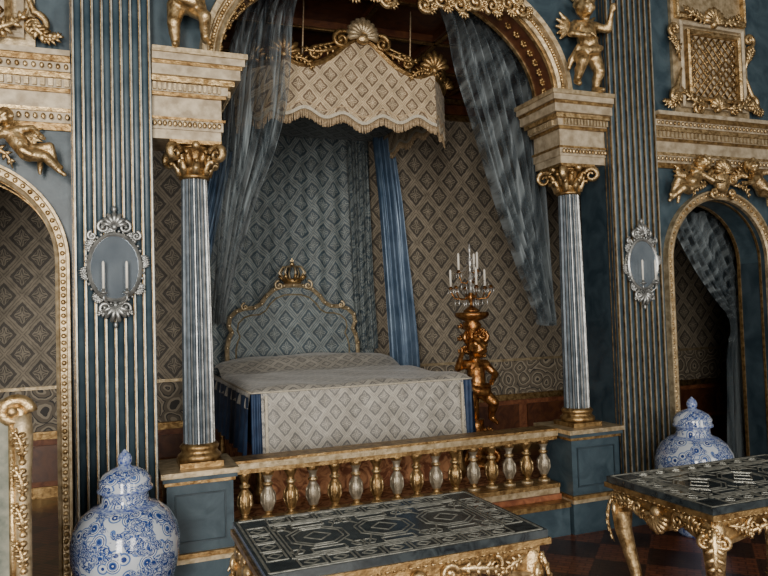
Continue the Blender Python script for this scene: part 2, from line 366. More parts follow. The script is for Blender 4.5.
def column(cx,x0,x1):
    b=MB(); cy=4.4
    b.box(x0,x1,4.2,4.62,0,.22,BLUE); b.box(x0-.012,x1+.012,4.18,4.64,.22,.245,PGOLD); b.box(x0-.006,x1+.006,4.19,4.63,.245,.27,DGOLD)
    b.box(x0+.012,x1-.012,4.215,4.6,.27,.66,BLUE)
    b.sweep([(x0+.06,.33),(x0+.06,.60),(x1-.06,.60),(x1-.06,.33)],[(-.006,4.205),(.006,4.205),(.006,4.22),(-.006,4.22)],BLUED,True)
    for z0,z1,p,mt in((.66,.68,.0,DGOLD),(.68,.705,.010,BLUE),(.705,.735,.02,PGOLD)): b.box(x0-p,x1+p,4.2-p,4.62+p,z0,z1,mt)
    b.box(cx-.125,cx+.125,cy-.125,cy+.125,.735,.765,DGOLD)
    b.lathe([(.12,.765),(.128,.78),(.128,.795),(.112,.808),(.104,.82),(.112,.832),(.117,.845),(.110,.856),(.10,.865)],DGOLD,32,(cx,cy,0))
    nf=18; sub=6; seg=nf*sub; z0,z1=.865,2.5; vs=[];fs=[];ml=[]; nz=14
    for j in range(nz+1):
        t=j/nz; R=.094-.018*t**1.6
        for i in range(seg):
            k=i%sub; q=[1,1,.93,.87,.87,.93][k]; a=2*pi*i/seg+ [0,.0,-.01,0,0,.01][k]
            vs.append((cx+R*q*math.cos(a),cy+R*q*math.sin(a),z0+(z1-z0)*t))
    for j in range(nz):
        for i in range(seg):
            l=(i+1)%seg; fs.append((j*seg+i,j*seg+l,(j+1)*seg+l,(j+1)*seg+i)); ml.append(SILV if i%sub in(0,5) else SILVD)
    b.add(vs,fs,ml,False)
    b.lathe([(.08,2.46),(.092,2.465),(.092,2.48),(.08,2.49),(.076,2.52),(.082,2.58),(.10,2.645),(.11,2.65)],DGOLD,24,(cx,cy,0))
    for row,(zb,h,n,r) in enumerate(((2.485,.085,8,.084),(2.53,.095,8,.092))):
        for i in range(n):
            a=2*pi*(i+.5*row)/n; d=Vector((math.cos(a),math.sin(a),0))
            P=[Vector((cx,cy,zb))+d*r, Vector((cx,cy,zb+h*.5))+d*(r+.010),Vector((cx,cy,zb+h*.9))+d*(r+.034),Vector((cx,cy,zb+h*.85))+d*(r+.055),Vector((cx,cy,zb+h*.66))+d*(r+.055)]
            b.tube(P,[.022,.025,.021,.015,.007],DGOLD if row else GOLD,7)
    for i in range(4):
        a=pi/4+i*pi/2; d=Vector((math.cos(a),math.sin(a),0)); o=Vector((cx,cy,2.60))+d*.175
        pts=[]
        for k in range(22):
            t=k/21; ang=pi*.9-t*2*pi*1.4; q=.06*(1-.8*t); pts.append(o+d*q*math.cos(ang)+Vector((0,0,q*math.sin(ang))))
        b.tube(pts,[.018-.010*k/21 for k in range(22)],GOLD,7,1.7)
        b.tube([Vector((cx,cy,2.53))+d*.08,o+d*-.055],[.014,.020],GOLD,6)
    for i in range(4):
        a=i*pi/2; b.ell((cx+.13*math.cos(a),cy+.13*math.sin(a),2.65),(.028,.028,.028),GOLD,8,6)
    b.box(cx-.15,cx+.15,cy-.135,cy+.135,2.655,2.679,DGOLD)
    b.obj('column')
column(.5,.28,.68); column(3.26,3.05,3.49)

tn=[2]
def trim(b):
    b.obj('trim_%d'%tn[0]); tn[0]+=1
def ent(x0,x1,side):
    b=MB(); y0,y1=4.27,4.6
    st=[(2.68,2.735,0,CREAM),(2.735,2.79,.012,CREAM),(2.79,2.805,.024,DGOLD),(2.805,2.93,.004,CREAM),(2.93,2.95,.03,DGOLD),(2.95,3.0,.04,CREAM),(3.0,3.03,.075,GOLD),(3.03,3.09,.105,CREAM),(3.09,3.11,.115,DGOLD),(3.11,3.15,.13,CREAM),(3.15,3.18,.145,PGOLD)]
    for z0,z1,p,m in st:
        xa=x0-(p if side>0 else 0); xb=x1+(p if side<0 else 0)
        b.box(xa,xb,y0-p,y1+p*.3,z0,z1,m)
    n=14
    for i in range(n):
        t=(i+.5)/n; x=x0+(x1-x0)*t
        b.box(x-.008,x+.008,y0-.062,y0-.04,2.955,2.995,PGOLD)
        b.ell((x,y0-.028,2.765),(.012,.008,.018),GOLD,7,5)
        b.ell((x,y0-.12,3.13),(.011,.008,.014),GOLD,7,5)
    xs=x0-.04 if side>0 else x1+.04
    for i in range(12):
        y=y0+(y1-y0)*(i+.5)/12; b.box(xs-.022 if side>0 else xs,xs if side>0 else xs+.022,y-.008,y+.008,2.955,2.995,PGOLD)
    trim(b)
ent(.251,.65,-1); ent(3.11,3.509,1)
def sident(x0,x1):
    b=MB()
    for z0,z1,p,m in[(2.69,2.73,.02,DGOLD),(2.73,2.79,.03,CREAM),(2.79,2.81,.045,GOLD),(2.81,2.90,.03,CREAM),(2.90,2.92,.05,DGOLD),(2.92,2.97,.06,CREAM),(2.97,3.0,.085,GOLD),(3.0,3.05,.10,CREAM),(3.05,3.08,.12,DGOLD),(3.08,3.11,.135,CREAM)]:
        b.box(x0,x1,YW-p,YW,z0,z1,m)
    n=int((x1-x0)/.04)
    for i in range(n):
        x=x0+(i+.5)*(x1-x0)/n; b.box(x-.011,x+.011,YW-.08,YW-.06,2.925,2.965,PGOLD)
        b.ell((x,YW-.05,2.76),(.012,.008,.018),GOLD,7,5); b.ell((x,YW-.112,3.025),(.012,.008,.016),GOLD,7,5)
    trim(b)
sident(-1.56,-.181); sident(3.951,5.4)

def archframe(cx):
    b=MB()
    path=[(cx-.51,z/5) for z in range(0,10)]+arc(cx,1.95,.51,.51,36)+[(cx+.51,z/5) for z in range(9,-1,-1)]
    b.sweep(path,[(-.004,YW-.0),(-.004,YW-.03),(.012,YW-.04),(.02,YW-.028),(.05,YW-.028),(.056,YW-.05),(.070,YW-.05),(.074,YW)],PGOLD)
    b.sweep(path,[(-.006,YW+.06),(-.006,YW+.04),(.0,YW+.04),(.0,YW+.06)],DGOLD)
    b.sweep(path,[(-.006,Y1),(-.006,Y1-.03),(.0,Y1-.03),(.0,Y1)],DGOLD)
    dense=[]
    for p,q in zip(path,path[1:]):
        L=math.hypot(q[0]-p[0],q[1]-p[1]); k=max(1,int(L/.012))
        for i in range(k): t=i/k; dense.append((p[0]+(q[0]-p[0])*t,p[1]+(q[1]-p[1])*t))
    d=0
    for i in range(1,len(dense)-1):
        d+=math.hypot(dense[i][0]-dense[i-1][0],dense[i][1]-dense[i-1][1])
        if d>.034:
            d=0; tx=dense[i+1][0]-dense[i-1][0]; tz=dense[i+1][1]-dense[i-1][1]; L=math.hypot(tx,tz); nx,nz=-tz/L,tx/L
            b.ell((dense[i][0]+nx*.035,YW-.032,dense[i][1]+nz*.035),(.014,.01,.014),GOLD,7,5)
    trim(b)
archframe(LX); archframe(RX)
b=MB(); path=arc(CXM,3.18,1.24,.85,70)
b.sweep(path,[(-.006,YW+.28),(-.006,YW+.0),(-.0,YW+.0),(.0,YW+.28)],DWOOD)
b.sweep(path,[(-.006,YW),(-.006,YW-.03),(.012,YW-.045),(.022,YW-.025),(.06,YW-.025),(.068,YW-.055),(.10,YW-.062),(.108,YW-.03),(.11,YW)],PGOLD)
for k in (.0,.25): b.sweep(path,[(-.016,YW+k+.03),(-.016,YW+k),(.0,YW+k),(.0,YW+k+.03)],GOLD)
for i in range(1,140):
    t=i/140; a=pi-pi*t; p=(CXM+1.24*math.cos(a),3.18+.85*math.sin(a)); nx,nz=math.cos(a)/1.24,math.sin(a)/.85; L=math.hypot(nx,nz); nx/=L;nz/=L
    b.ell((p[0]+nx*.041,YW-.03,p[1]+nz*.041),(.014,.012,.014),GOLD,8,6)
    if i%4==0: b.rosette((p[0]-nx*.008,YW+.13,p[1]-nz*.008),.035,DGOLD)
trim(b)
# carved openwork cresting hanging inside the arch head, symmetrical halves
b=MB()
for sx in(1,-1):
    ds=[.14,.27,.40,.53,.66,.79,.90]
    lo=[3.66,3.70,3.69,3.73,3.72,3.75,3.73]
    b.tube([(CXM+sx*d,YW-.06,z+.06) for d,z in zip(ds,lo)]+[(CXM+sx*1.0,YW-.05,3.72)],.022,GOLD,8)
    for i,(d,z) in enumerate(zip(ds,lo)):
        x=CXM+sx*d; top=3.18+.85*math.sqrt(1-(d/1.24)**2)
        b.scroll((x,YW-.09,z+.03),.062,i*1.1,1.3,.018,GOLD,1 if i%2 else -1)
        b.leaf((x,YW-.08,z+.01),-.6-.3*(i%3),.09,.024,GOLD,.4); b.rosette((x+.065*sx,YW-.10,z+.02),.032,GOLD)
        b.leaf((x,YW-.08,z+.05),pi/2+.2*sx,max(.1,top-z-.03),.035,GOLD,.15*sx)
        if top-z>.2: b.scroll((x+.06*sx,YW-.06,(z+top)/2+.07),.05,0,1.2,.015,DGOLD,sx)
b.fan((CXM,YW-.10,4.02),.2,pi+.3,2*pi-.3,9,.022,GOLD)
b.obj('carved_arch_cresting')
for sx in(1,-1):
    b=MB()
    X=lambda d:CXM+sx*d
    for d,z,r,dr in((1.2,4.15,.1,1),(1.0,4.32,.12,-1),(1.42,3.95,.06,1)):
        b.scroll((X(d),YW-.03,z),r,0 if sx>0 else pi,1.4,.018,GOLD,dr*sx); b.leaf((X(d),YW-.04,z),pi/2+.5*sx,r*1.6,.03,GOLD,.3*sx); b.leaf((X(d),YW-.04,z),-pi/2+.5*sx,r*1.2,.03,GOLD,-.3*sx)
    b.obj('spandrel_carving')

def lattice(cx):
    b=MB(); y=YW
    b.box(cx-.40,cx+.40,y-.03,y-.001,3.13,4.25,PGOLD)
    def frame(x0,x1,z0,z1,w,ya,yb,m): b.sweep([(x0,z0),(x0,z1),(x1,z1),(x1,z0)],[(-w/2,yb),(-w/2,ya+.01),(0,ya),(w/2,ya+.01),(w/2,yb)],m,True)
    frame(cx-.27,cx+.27,3.26,3.80,.045,y-.09,y-.02,GOLD); frame(cx-.33,cx+.33,3.20,3.87,.05,y-.075,y-.02,CREAM)
    frame(cx-.36,cx+.36,3.93,4.22,.05,y-.08,y-.02,GOLD)
    b.box(cx-.25,cx+.25,y-.04,y-.03,3.28,3.78,CREAM)
    n=8
    for k in range(-n,n+1):
        for sg in(-1,1):
            pts=[]
            for t in [i/80 for i in range(81)]:
                x=-.245+.49*t; z=(k*.08)+sg*x*1.15
                if abs(z)<=.245: pts.append((cx+x,y-.055,3.53+z))
            if len(pts)>2: b.tube([pts[0],pts[-1]],.007,DGOLD,5)
    for i in range(-3,4):
        for j in range(-2,3):
            b.ell((cx+i*.0696,y-.055,3.53+j*.08+(.04 if i%2 else 0)),.013,GOLD,7,5)
    for sx in(-1,1):
        b.scroll((cx+sx*.40,y-.06,3.26),.07,pi/2,1.3,.022,GOLD,-sx,tail=(cx+sx*.34,y-.06,3.5))
        b.scroll((cx+sx*.40,y-.06,3.80),.06,-pi/2,1.3,.020,GOLD,sx,tail=(cx+sx*.35,y-.06,3.55))
        b.leaf((cx+sx*.10,y-.07,3.20),0 if sx>0 else pi,.3,.04,GOLD,.25*sx)
        b.leaf((cx+sx*.38,y-.06,3.30),-pi/2+.3*sx,.16,.04,GOLD,.3*sx)
        b.leaf((cx+sx*.38,y-.06,3.6),pi/2,.16,.035,GOLD,-.3*sx)
        b.leaf((cx+sx*.05,y-.07,3.90),0 if sx>0 else pi,.28,.04,GOLD,.2*sx)
        b.leaf((cx+sx*.42,y-.05,3.2),-.3 if sx>0 else pi+.3,.12,.03,GOLD,.3*sx)
        b.scroll((cx+sx*.2,y-.07,3.18),.05,0,1.2,.018,GOLD,sx)
    b.fan((cx,y-.08,3.18),.11,.3,pi-.3,7,.02,GOLD); b.fan((cx,y-.08,3.88),.14,.2,pi-.2,9,.022,GOLD)
    b.obj('gilded_lattice_panel')
lattice(LX+.02); lattice(RX-.02)
for cx in(LX,RX):
    b=MB(); b.ell((cx,YW-.06,2.60),(.08,.05,.10),GOLD,16,10); b.fan((cx,YW-.08,2.66),.12,.2,pi-.2,9,.018,GOLD)
    for sx in(-1,1):
        b.scroll((cx+sx*.10,YW-.07,2.62),.055,pi/2,1.4,.02,GOLD,-sx); b.scroll((cx+sx*.09,YW-.07,2.5),.04,-pi/2,1.2,.016,GOLD,sx)
        b.leaf((cx+sx*.14,YW-.05,2.57),0 if sx>0 else pi,.2,.03,GOLD,-.3*sx)
    b.obj('gilded_cartouche')

# ------------------------------------------------------------------ cherubs
STAND=dict(pel=(0,0,.42),bel=(.0,-.025,.50),che=(0.01,0,.62),nec=(.01,0,.74),hea=(.03,-.03,.865),
 shL=(-.115,0,.69),elL=(-.23,-.05,.66),haL=(-.22,-.12,.80),shR=(.13,0,.68),elR=(.22,-.05,.57),haR=(.12,-.16,.52),
 hiL=(-.07,0,.39),knL=(-.10,-.05,.22),anL=(-.08,.01,.05),toL=(-.10,-.09,.025),hiR=(.075,0,.39),knR=(.15,-.12,.28),anR=(.16,-.03,.11),toR=(.19,-.11,.06))
RECL=dict(pel=(.05,0,.10),bel=(-.02,-.03,.15),che=(-.13,-.01,.22),nec=(-.21,-.02,.29),hea=(-.29,-.05,.375),
 shL=(-.22,-.07,.20),elL=(-.31,-.12,.10),haL=(-.42,-.13,.06),shR=(-.10,-.03,.31),elR=(.02,-.08,.37),haR=(.12,-.12,.32),
 hiL=(.09,-.05,.08),knL=(.25,-.12,.11),anL=(.42,-.06,.03),toL=(.50,-.08,.0),hiR=(.09,.0,.14),knR=(.25,-.06,.24),anR=(.36,-.03,.10),toR=(.44,-.06,.07))
def cherub(name,loc,sc,P,flip=False,rot=0,mat=GOLD,wings=True,parent=None,drape_=True):
    b=MB(); fx=-1 if flip else 1
    b.M=Matrix.Rotation(rot,4,'Y')@Matrix.Diagonal((sc*fx,sc,sc,1))
    J={k:Vector(v) for k,v in P.items()}
    b.cap(J['pel'],J['bel'],.095,.10,mat); b.cap(J['bel'],J['che'],.10,.098,mat); b.cap(J['che'],J['nec'],.09,.045,mat)
    b.cap(J['shL'],J['shR'],.055,.055,mat); b.cap(J['nec'],J['hea'],.045,.05,mat)
    h=J['hea']; b.ell(h,(.095,.10,.108),mat,16,12)
    b.ell(h+Vector((-.035,-.07,-.03)),.038,mat,8,6); b.ell(h+Vector((.035,-.07,-.03)),.038,mat,8,6)
    b.ell(h+Vector((0,-.105,-.012)),(.014,.018,.022),mat,8,6); b.ell(h+Vector((0,-.088,-.055)),(.026,.014,.01),mat,8,6)
    b.ell(h+Vector((0,-.075,-.085)),(.025,.02,.018),mat,8,6)
    for sx in(-1,1):
        b.ell(h+Vector((sx*.035,-.096,.012)),(.014,.008,.009),mat,8,6); b.ell(h+Vector((sx*.035,-.092,.034)),(.024,.012,.007),mat,8,6)
        b.ell(h+Vector((sx*.097,0,-.01)),(.012,.02,.026),mat,8,6)
    for i in range(26):
        a=random.uniform(0,2*pi); e=random.uniform(.15,1.4); d=Vector((math.cos(a)*math.cos(e),math.sin(a)*math.cos(e)*.95+.2,math.sin(e)))
        b.ell(h+d.normalized()*.098,random.uniform(.022,.032),mat,7,5)
    for s in'LR':
        b.cap(J['sh'+s],J['el'+s],.048,.038,mat); b.cap(J['el'+s],J['ha'+s],.040,.026,mat)
        d=(J['ha'+s]-J['el'+s]).normalized(); o=d.orthogonal().normalized(); hc=J['ha'+s]+d*.025
        b.ell(hc,.032,mat,8,6)
        for k in range(4):
            r0=hc+o*(k-1.5)*.016+d*.015; L=(.05,.06,.055,.042)[k]; q=d.cross(o)
            b.tube([r0,r0+d*L*.6,r0+d*L+q*.02],[.011,.010,.008],mat,6)
        b.tube([hc-o*.02,hc-o*.045+d*.03],[.011,.008],mat,6)
        b.cap(J['hi'+s],J['kn'+s],.082,.056,mat); b.cap(J['kn'+s],J['an'+s],.058,.034,mat)
        m=(J['kn'+s]*.6+J['an'+s]*.4)+Vector((0,.015,0)); b.ell(m,.052,mat,8,6)
        b.cap(J['an'+s],J['to'+s],.034,.026,mat)
    if drape_:
        p=J['pel']; pts=[p+Vector((-.12,-.06,.04)),p+Vector((-.04,-.12,-.01)),p+Vector((.06,-.12,-.03)),p+Vector((.13,-.04,.03)),p+Vector((.17,.03,-.08)),p+Vector((.2,.04,-.18))]
        b.tube(pts,[.03,.045,.045,.04,.035,.02],mat,8)
    if wings:
        for sx in(-1,1):
            o=J['che']+Vector((sx*.06,.08,.03))
            for k in range(5):
                a=.9-.33*k; L=.26-.02*k
                q=o+Vector((sx*math.cos(a)*L,.04,math.sin(a)*L)); b.tube([o,(o+q)/2+Vector((0,.02,.03)),q],[.025,.03,.014],mat,7)
    b.M=Matrix()
    ob=b.obj(name,loc,parent)
    r=ob.modifiers.new('remesh','REMESH'); r.mode='VOXEL'; r.voxel_size=.0075*max(sc,.4)/.6; r.use_smooth_shade=True
    s=ob.modifiers.new('smooth','SMOOTH'); s.iterations=2; s.factor=.5
    return ob
cherub('cherub_statue',(.44,4.16,3.17),.68,STAND)
cherub('cherub_statue',(3.30,4.16,3.17),.74,STAND,flip=True)
cherub('reclining_cherub',(LX+.34,4.20,2.50),.48,RECL,rot=.35)
cherub('reclining_cherub',(LX-.34,4.20,2.50),.48,RECL,flip=True,rot=-.35)
cherub('reclining_cherub',(RX+.36,4.20,2.48),.56,RECL,rot=.25)
cherub('reclining_cherub',(RX-.36,4.20,2.48),.56,RECL,flip=True,rot=-.25)

# ------------------------------------------------------------------ platform & balustrade
b=MB(); b.box(.70,3.03,4.31,4.66,0,.27,REDM); b.box(.26,3.50,4.66,7.24,0,.27,CARPET); b.obj('bed_platform')
b=MB()
x0,x1=.70,3.03
b.box(x0,x1,4.22,4.30,0,.20,BLUE); b.box(x0,x1,4.20,4.299,.20,.235,DGOLD)
b.box(x0,x1,4.33,4.50,.271,.315,PGOLD); b.box(x0,x1,4.32,4.51,.315,.345,DGOLD)
b.box(x0,x1,4.34,4.50,.655,.685,DGOLD); b.box(x0,x1,4.325,4.515,.685,.72,PGOLD); b.box(x0,x1,4.335,4.505,.72,.735,DGOLD)
prof=[(.044,.345),(.044,.365),(.026,.372),(.022,.39),(.030,.40),(.037,.425),(.046,.455),(.048,.48),(.040,.51),(.026,.535),(.021,.55),(.033,.556),(.033,.568),(.021,.575),(.025,.60),(.036,.62),(.041,.635),(.041,.656)]
pm=[PGOLD,DGOLD,DGOLD,GOLD,None,None,None,None,None,None,GOLD,GOLD,GOLD,None,None,DGOLD,DGOLD]
for i in range(16):
    x=x0+.07+(x1-x0-.14)*i/15; body=BSIL if i%2 else DGOLD
    b.lathe(prof,body,16,(x,4.42,0),mats=[m or body for m in pm])
    for k in range(8):
        a=2*pi*k/8; d=(math.cos(a),math.sin(a)); b.tube([(x+.026*d[0],4.42+.026*d[1],.405),(x+.044*d[0],4.42+.044*d[1],.45),(x+.042*d[0],4.42+.042*d[1],.50),(x+.026*d[0],4.42+.026*d[1],.53)],[.004,.008,.007,.003],GOLD if i%2==0 else BSIL,5)
b.obj('balustrade')

# ------------------------------------------------------------------ bed
b=MB()
b.box(.97,2.66,5.06,7.0,.62,1.0,VELV); b.box(1.02,2.6,5.12,6.98,.222,.62,CARPET)
for x in(1.0,2.62):
    for y in(5.10,6.9): b.lathe([(.04,.222),(.05,.30),(.03,.4),(.05,.62)],DGOLD,12,(x,y,0))
def ztop(x,y):
    h=1.055+.012*math.sin(x*9)*math.sin(y*7)
    t=max(0,min(1,(y-6.35)/.3)); s=t*t*(3-2*t); u=(x-1.8)/.85
    h+=.13*s*(1-.35*abs(u)**3)*(1 if y<6.85 else 1-.3*(y-6.85)/.15)
    e=min(x-.93,2.70-x,y-5.0)
    if e<.06: h-=.035*(1-e/.06)**2
    return h
b.grid(lambda u,v:(.93+1.77*u,5.0+2.0*v,ztop(.93+1.77*u,5.0+2.0*v)),60,60,FAB_BED)
b.grid(lambda u,v:(1.0+1.62*u,4.995-.03*v-.012*math.sin(u*26)*v,1.03-.50*v),80,16,FAB_BED)
for x in(1.02,2.58): b.box(x,x+.018,4.955,4.965,.55,1.0,LACE)
for i in range(150): b.tube([(1.0+1.62*i/150,4.965-.012*math.sin(i/150*26),.53),(1.0+1.62*i/150,4.963-.012*math.sin(i/150*26),.49)],.005,LACE,4)
b.tube([(.93+1.77*i/40,4.993,1.022) for i in range(41)],.007,LACE,6)
b.tube([(.93,5+2*i/10,1.022) for i in range(11)],.007,LACE,6); b.tube([(2.70,5+2*i/10,1.022) for i in range(11)],.007,LACE,6)
for sx,x in((-1,.93),(1,2.70)):
    b.grid(lambda u,v:(x+sx*(.02*v+.01*math.sin(u*40)*v),5.02+1.96*u,1.03-.12*v),80,6,FAB_BED)
    b.grid(lambda u,v:(x+sx*(.015+.02*v+.018*math.sin(u*60)*(.3+v)),5.02+1.96*u,.99-.42*v),120,10,VELV)
for xa,xb in((.93,1.03),(2.6,2.71)):
    b.grid(lambda u,v:(xa+(xb-xa)*u,5.01-.02*math.sin(u*18),1.02-.48*v),16,10,VELV)
cx=1.76
def hb(sc):
    half=[(0,1.88),(.10,1.875),(.20,1.84),(.28,1.77),(.33,1.70),(.40,1.66),(.50,1.655),(.58,1.63),(.645,1.57),(.66,1.49),(.63,1.42),(.66,1.36),(.68,1.27),(.68,1.0)]
    R=[(cx+x*sc,1.0+(z-1.0)*(1-(1-sc)*.8)) for x,z in half]; L=[(2*cx-x,z) for x,z in R[1:]][::-1]
    return L+R
H=hb(1); b.prism(H,7.02,7.08,FAB_BLUE)
b.sweep(H,[(-.02,7.02),(-.02,7.0),(0,6.985),(.02,7.0),(.02,7.06),(-.02,7.06)],PGOLD)
b.sweep(hb(.87),[(-.008,7.02),(0,7.005),(.008,7.02)],PGOLD)
for i in range(0,len(H),1): b.ell((H[i][0],6.98,H[i][1]),.018,PGOLD,7,5)
b.M=Matrix.Translation((0,0,-.05))
b.lathe([(.085,1.95),(.095,1.96),(.095,1.985),(.09,2.0)],DGOLD,20,(cx,7.03,0))
for i in range(8):
    a=2*pi*i/8; d=Vector((math.cos(a),math.sin(a),0)); o=Vector((cx,7.03,0))
    b.tube([o+d*.09+Vector((0,0,2.0)),o+d*.14+Vector((0,0,2.06)),o+d*.10+Vector((0,0,2.12)),o+Vector((0,0,2.13))],[.012,.012,.010,.01],PGOLD,6)
    b.tube([o+d*.09+Vector((0,0,1.98)),o+d*.14+Vector((0,0,2.03))],[.014,.018],DGOLD,6)
b.ell((cx,7.03,2.15),.025,GOLD,8,6); b.box(cx-.005,cx+.005,7.025,7.035,2.16,2.21,GOLD); b.box(cx-.02,cx+.02,7.025,7.035,2.18,2.19,GOLD)
for sx in(-1,1): b.scroll((cx+sx*.15,6.98,1.93),.05,pi/2,1.2,.014,PGOLD,-sx); b.scroll((cx+sx*.5,6.98,1.72),.04,pi/2,1.2,.012,PGOLD,-sx)
b.M=Matrix()
b.obj('state_bed',(0,0,.05))
b=MB(); b.grid(lambda u,v:(.95+1.75*u,7.2-.012*math.sin(u*60),3.7-2.9*v),120,4,FAB_BLUE); b.obj('bed_backcloth')

# canopy: flat front with splayed wings
b=MB(); x0,x1,ya,yb,yw,xw0,xw1=1.25,2.50,5.1,7.10,5.52,.96,2.79
rf=[(x0+.02,ya+.03),(x1-.02,ya+.03),(xw1-.03,yw),(xw1-.03,yb),(xw0+.03,yb),(xw0+.03,yw)]
vs=[(x,y,3.50) for x,y in rf]+[(x,y,3.54) for x,y in rf]
b.add(vs,[(0,1,2,3,4,5)][::-1]+[(6,7,8,9,10,11)]+[(i,(i+1)%6,6+(i+1)%6,6+i) for i in range(6)],[FAB_BLUE]+[DWOOD]*7)
def valance(b,L,n=3,crest=True,zb0=3.165,mat=FAB_GOLD):
    top=[];bot=[];K=72
    for i in range(K+1):
        t=i/K; x=L*t
        zt=3.51+(.26*math.exp(-((t-.5)/.20)**2) if crest else .05*math.sin(pi*t))+.05*(math.exp(-(t/.07)**2)+math.exp(-((1-t)/.07)**2))
        zb=zb0-.03*math.cos(t*2*pi*n)-(.035*math.exp(-((t-.5)/.2)**2) if crest else 0)
        top.append((x,zt)); bot.append((x,zb))
    b.prism(bot+top[::-1],-.012,.012,mat)
    b.sweep(top,[(-.02,.02),(-.02,-.02),(0,-.035),(.02,-.02),(.02,.02)],DGOLD)
    b.sweep(bot,[(-.012,.014),(-.012,-.016),(.012,-.016),(.012,.014)],LACE)
    q=[(x,z+.05) for x,z in bot]; b.sweep(q,[(-.005,0),(-.005,-.016),(.005,-.016),(.005,0)],FRINGE)
    m=int(L/.0085)
    for i in range(m):
        t=(i+.5)/m; j=t*K; k=int(j); z=bot[k][1]+(bot[min(k+1,K)][1]-bot[k][1])*(j-k)
        l=.075+random.uniform(-.006,.006)
        b.tube([(L*t,0,z),(L*t+random.uniform(-.004,.004),random.uniform(-.01,.01),z-l)],[.0034,.005],FRINGE,4)
b.M=Matrix.Translation((x0,ya,0)); valance(b,x1-x0,4)
def seg(pa,pb,n,**k):
    L=math.hypot(pb[0]-pa[0],pb[1]-pa[1]); b.M=Matrix.Translation((pa[0],pa[1],0))@Matrix.Rotation(math.atan2(pb[1]-pa[1],pb[0]-pa[0]),4,'Z'); valance(b,L,n,False,**k)
    b.fan((L/2,-.02,3.60),.13,.2,pi-.2,7,.02,DGOLD,.03); b.scroll((L/2+.13,-.02,3.58),.045,pi/2,1.3,.016,DGOLD,-1); b.scroll((L/2-.13,-.02,3.58),.045,pi/2,1.3,.016,DGOLD,1)
seg((xw0,yw),(x0,ya),2); seg((x1,ya),(xw1,yw),2)
seg((xw0,yb),(xw0,yw),4,zb0=3.34); seg((xw1,yw),(xw1,yb),4,zb0=3.34)
b.M=Matrix()
xc=(x0+x1)/2
b.fan((xc,ya-.04,3.77),.155,-.1,pi+.1,11,.024,PGOLD,.04); b.ell((xc,ya-.05,3.76),(.06,.04,.05),GOLD,12,8)
for sx in(-1,1):
    b.scroll((xc+sx*.17,ya-.03,3.74),.065,pi/2,1.4,.022,DGOLD,-sx,tail=(xc+sx*.02,ya-.03,3.82))
    b.scroll((xc+sx*.38,ya-.03,3.61),.05,pi/2,1.3,.018,DGOLD,-sx,tail=(xc+sx*.2,ya-.03,3.72))
    b.leaf((xc+sx*.20,ya-.03,3.68),(0 if sx>0 else pi)-.5*sx,.3,.035,DGOLD,.2*sx)
    xx=xc+sx*(x1-x0)/2
    b.fan((xx,ya-.02,3.58),.16,.3,pi-.3,7,.022,DGOLD,.03); b.scroll((xx-sx*.07,ya-.03,3.58),.045,0,1.2,.018,DGOLD,-sx)
    b.leaf((xx-sx*.05,ya-.03,3.56),pi if sx>0 else 0,.2,.03,DGOLD,.25*sx)
    b.fan((xc+sx*.915,yw-.02,3.58),.12,.3,pi-.3,7,.02,DGOLD,.03)
for x,y in((2.33,5.2),(1.42,5.2)): b.tube([(x,y,3.5),(x+.03,y,4.1)],.006,FRINGE,6)
b.obj('bed_canopy')
drape('bed_curtain',[(3.46,2.60,2.84),(2.8,2.66,2.92),(2.0,2.70,2.98),(1.2,2.74,3.04),(.30,2.76,3.06)],6.80,4,.035,SATIN)
drape('bed_curtain',[(3.30,1.0,1.2),(2.0,.74,.90),(.30,.7,.86)],7.10,4,.02,SATIN,ph=1)
drape('bed_side_hanging',[(3.48,2.42,2.66),(2.0,2.46,2.68),(1.24,2.50,2.72)],7.13,6,.02,FAB_BLUE)
drape('sheer_curtain',[(4.06,1.02,1.36),(3.76,.88,1.26),(3.4,.77,1.23),(3.08,.74,1.19),(2.74,.72,1.09),(2.4,.69,.95),(2.0,.66,.83),(1.57,.63,.72)],4.82,6,.06,SHEER)
drape('sheer_curtain',[(4.04,2.44,2.8),(3.87,2.52,3.03),(3.55,2.56,3.24),(3.09,2.71,3.30),(2.47,2.9,3.32),(2.0,3.08,3.34),(1.48,3.28,3.37)],4.82,7,.06,SHEER,ph=1)
drape('arch_curtain',[(2.44,4.6,5.15),(2.2,4.72,5.3),(1.9,4.9,5.42),(1.6,5.15,5.48),(1.45,5.32,5.44),(1.2,5.22,5.5),(.1,5.2,5.6)],4.8,5,.035,SHEER,ph=2)
drape('arch_curtain',[(2.44,-1.5,-.9),(2.0,-1.6,-1.15),(1.5,-1.6,-1.35),(1.3,-1.62,-1.3),(.1,-1.7,-1.25)],4.8,5,.035,SHEER,ph=2)

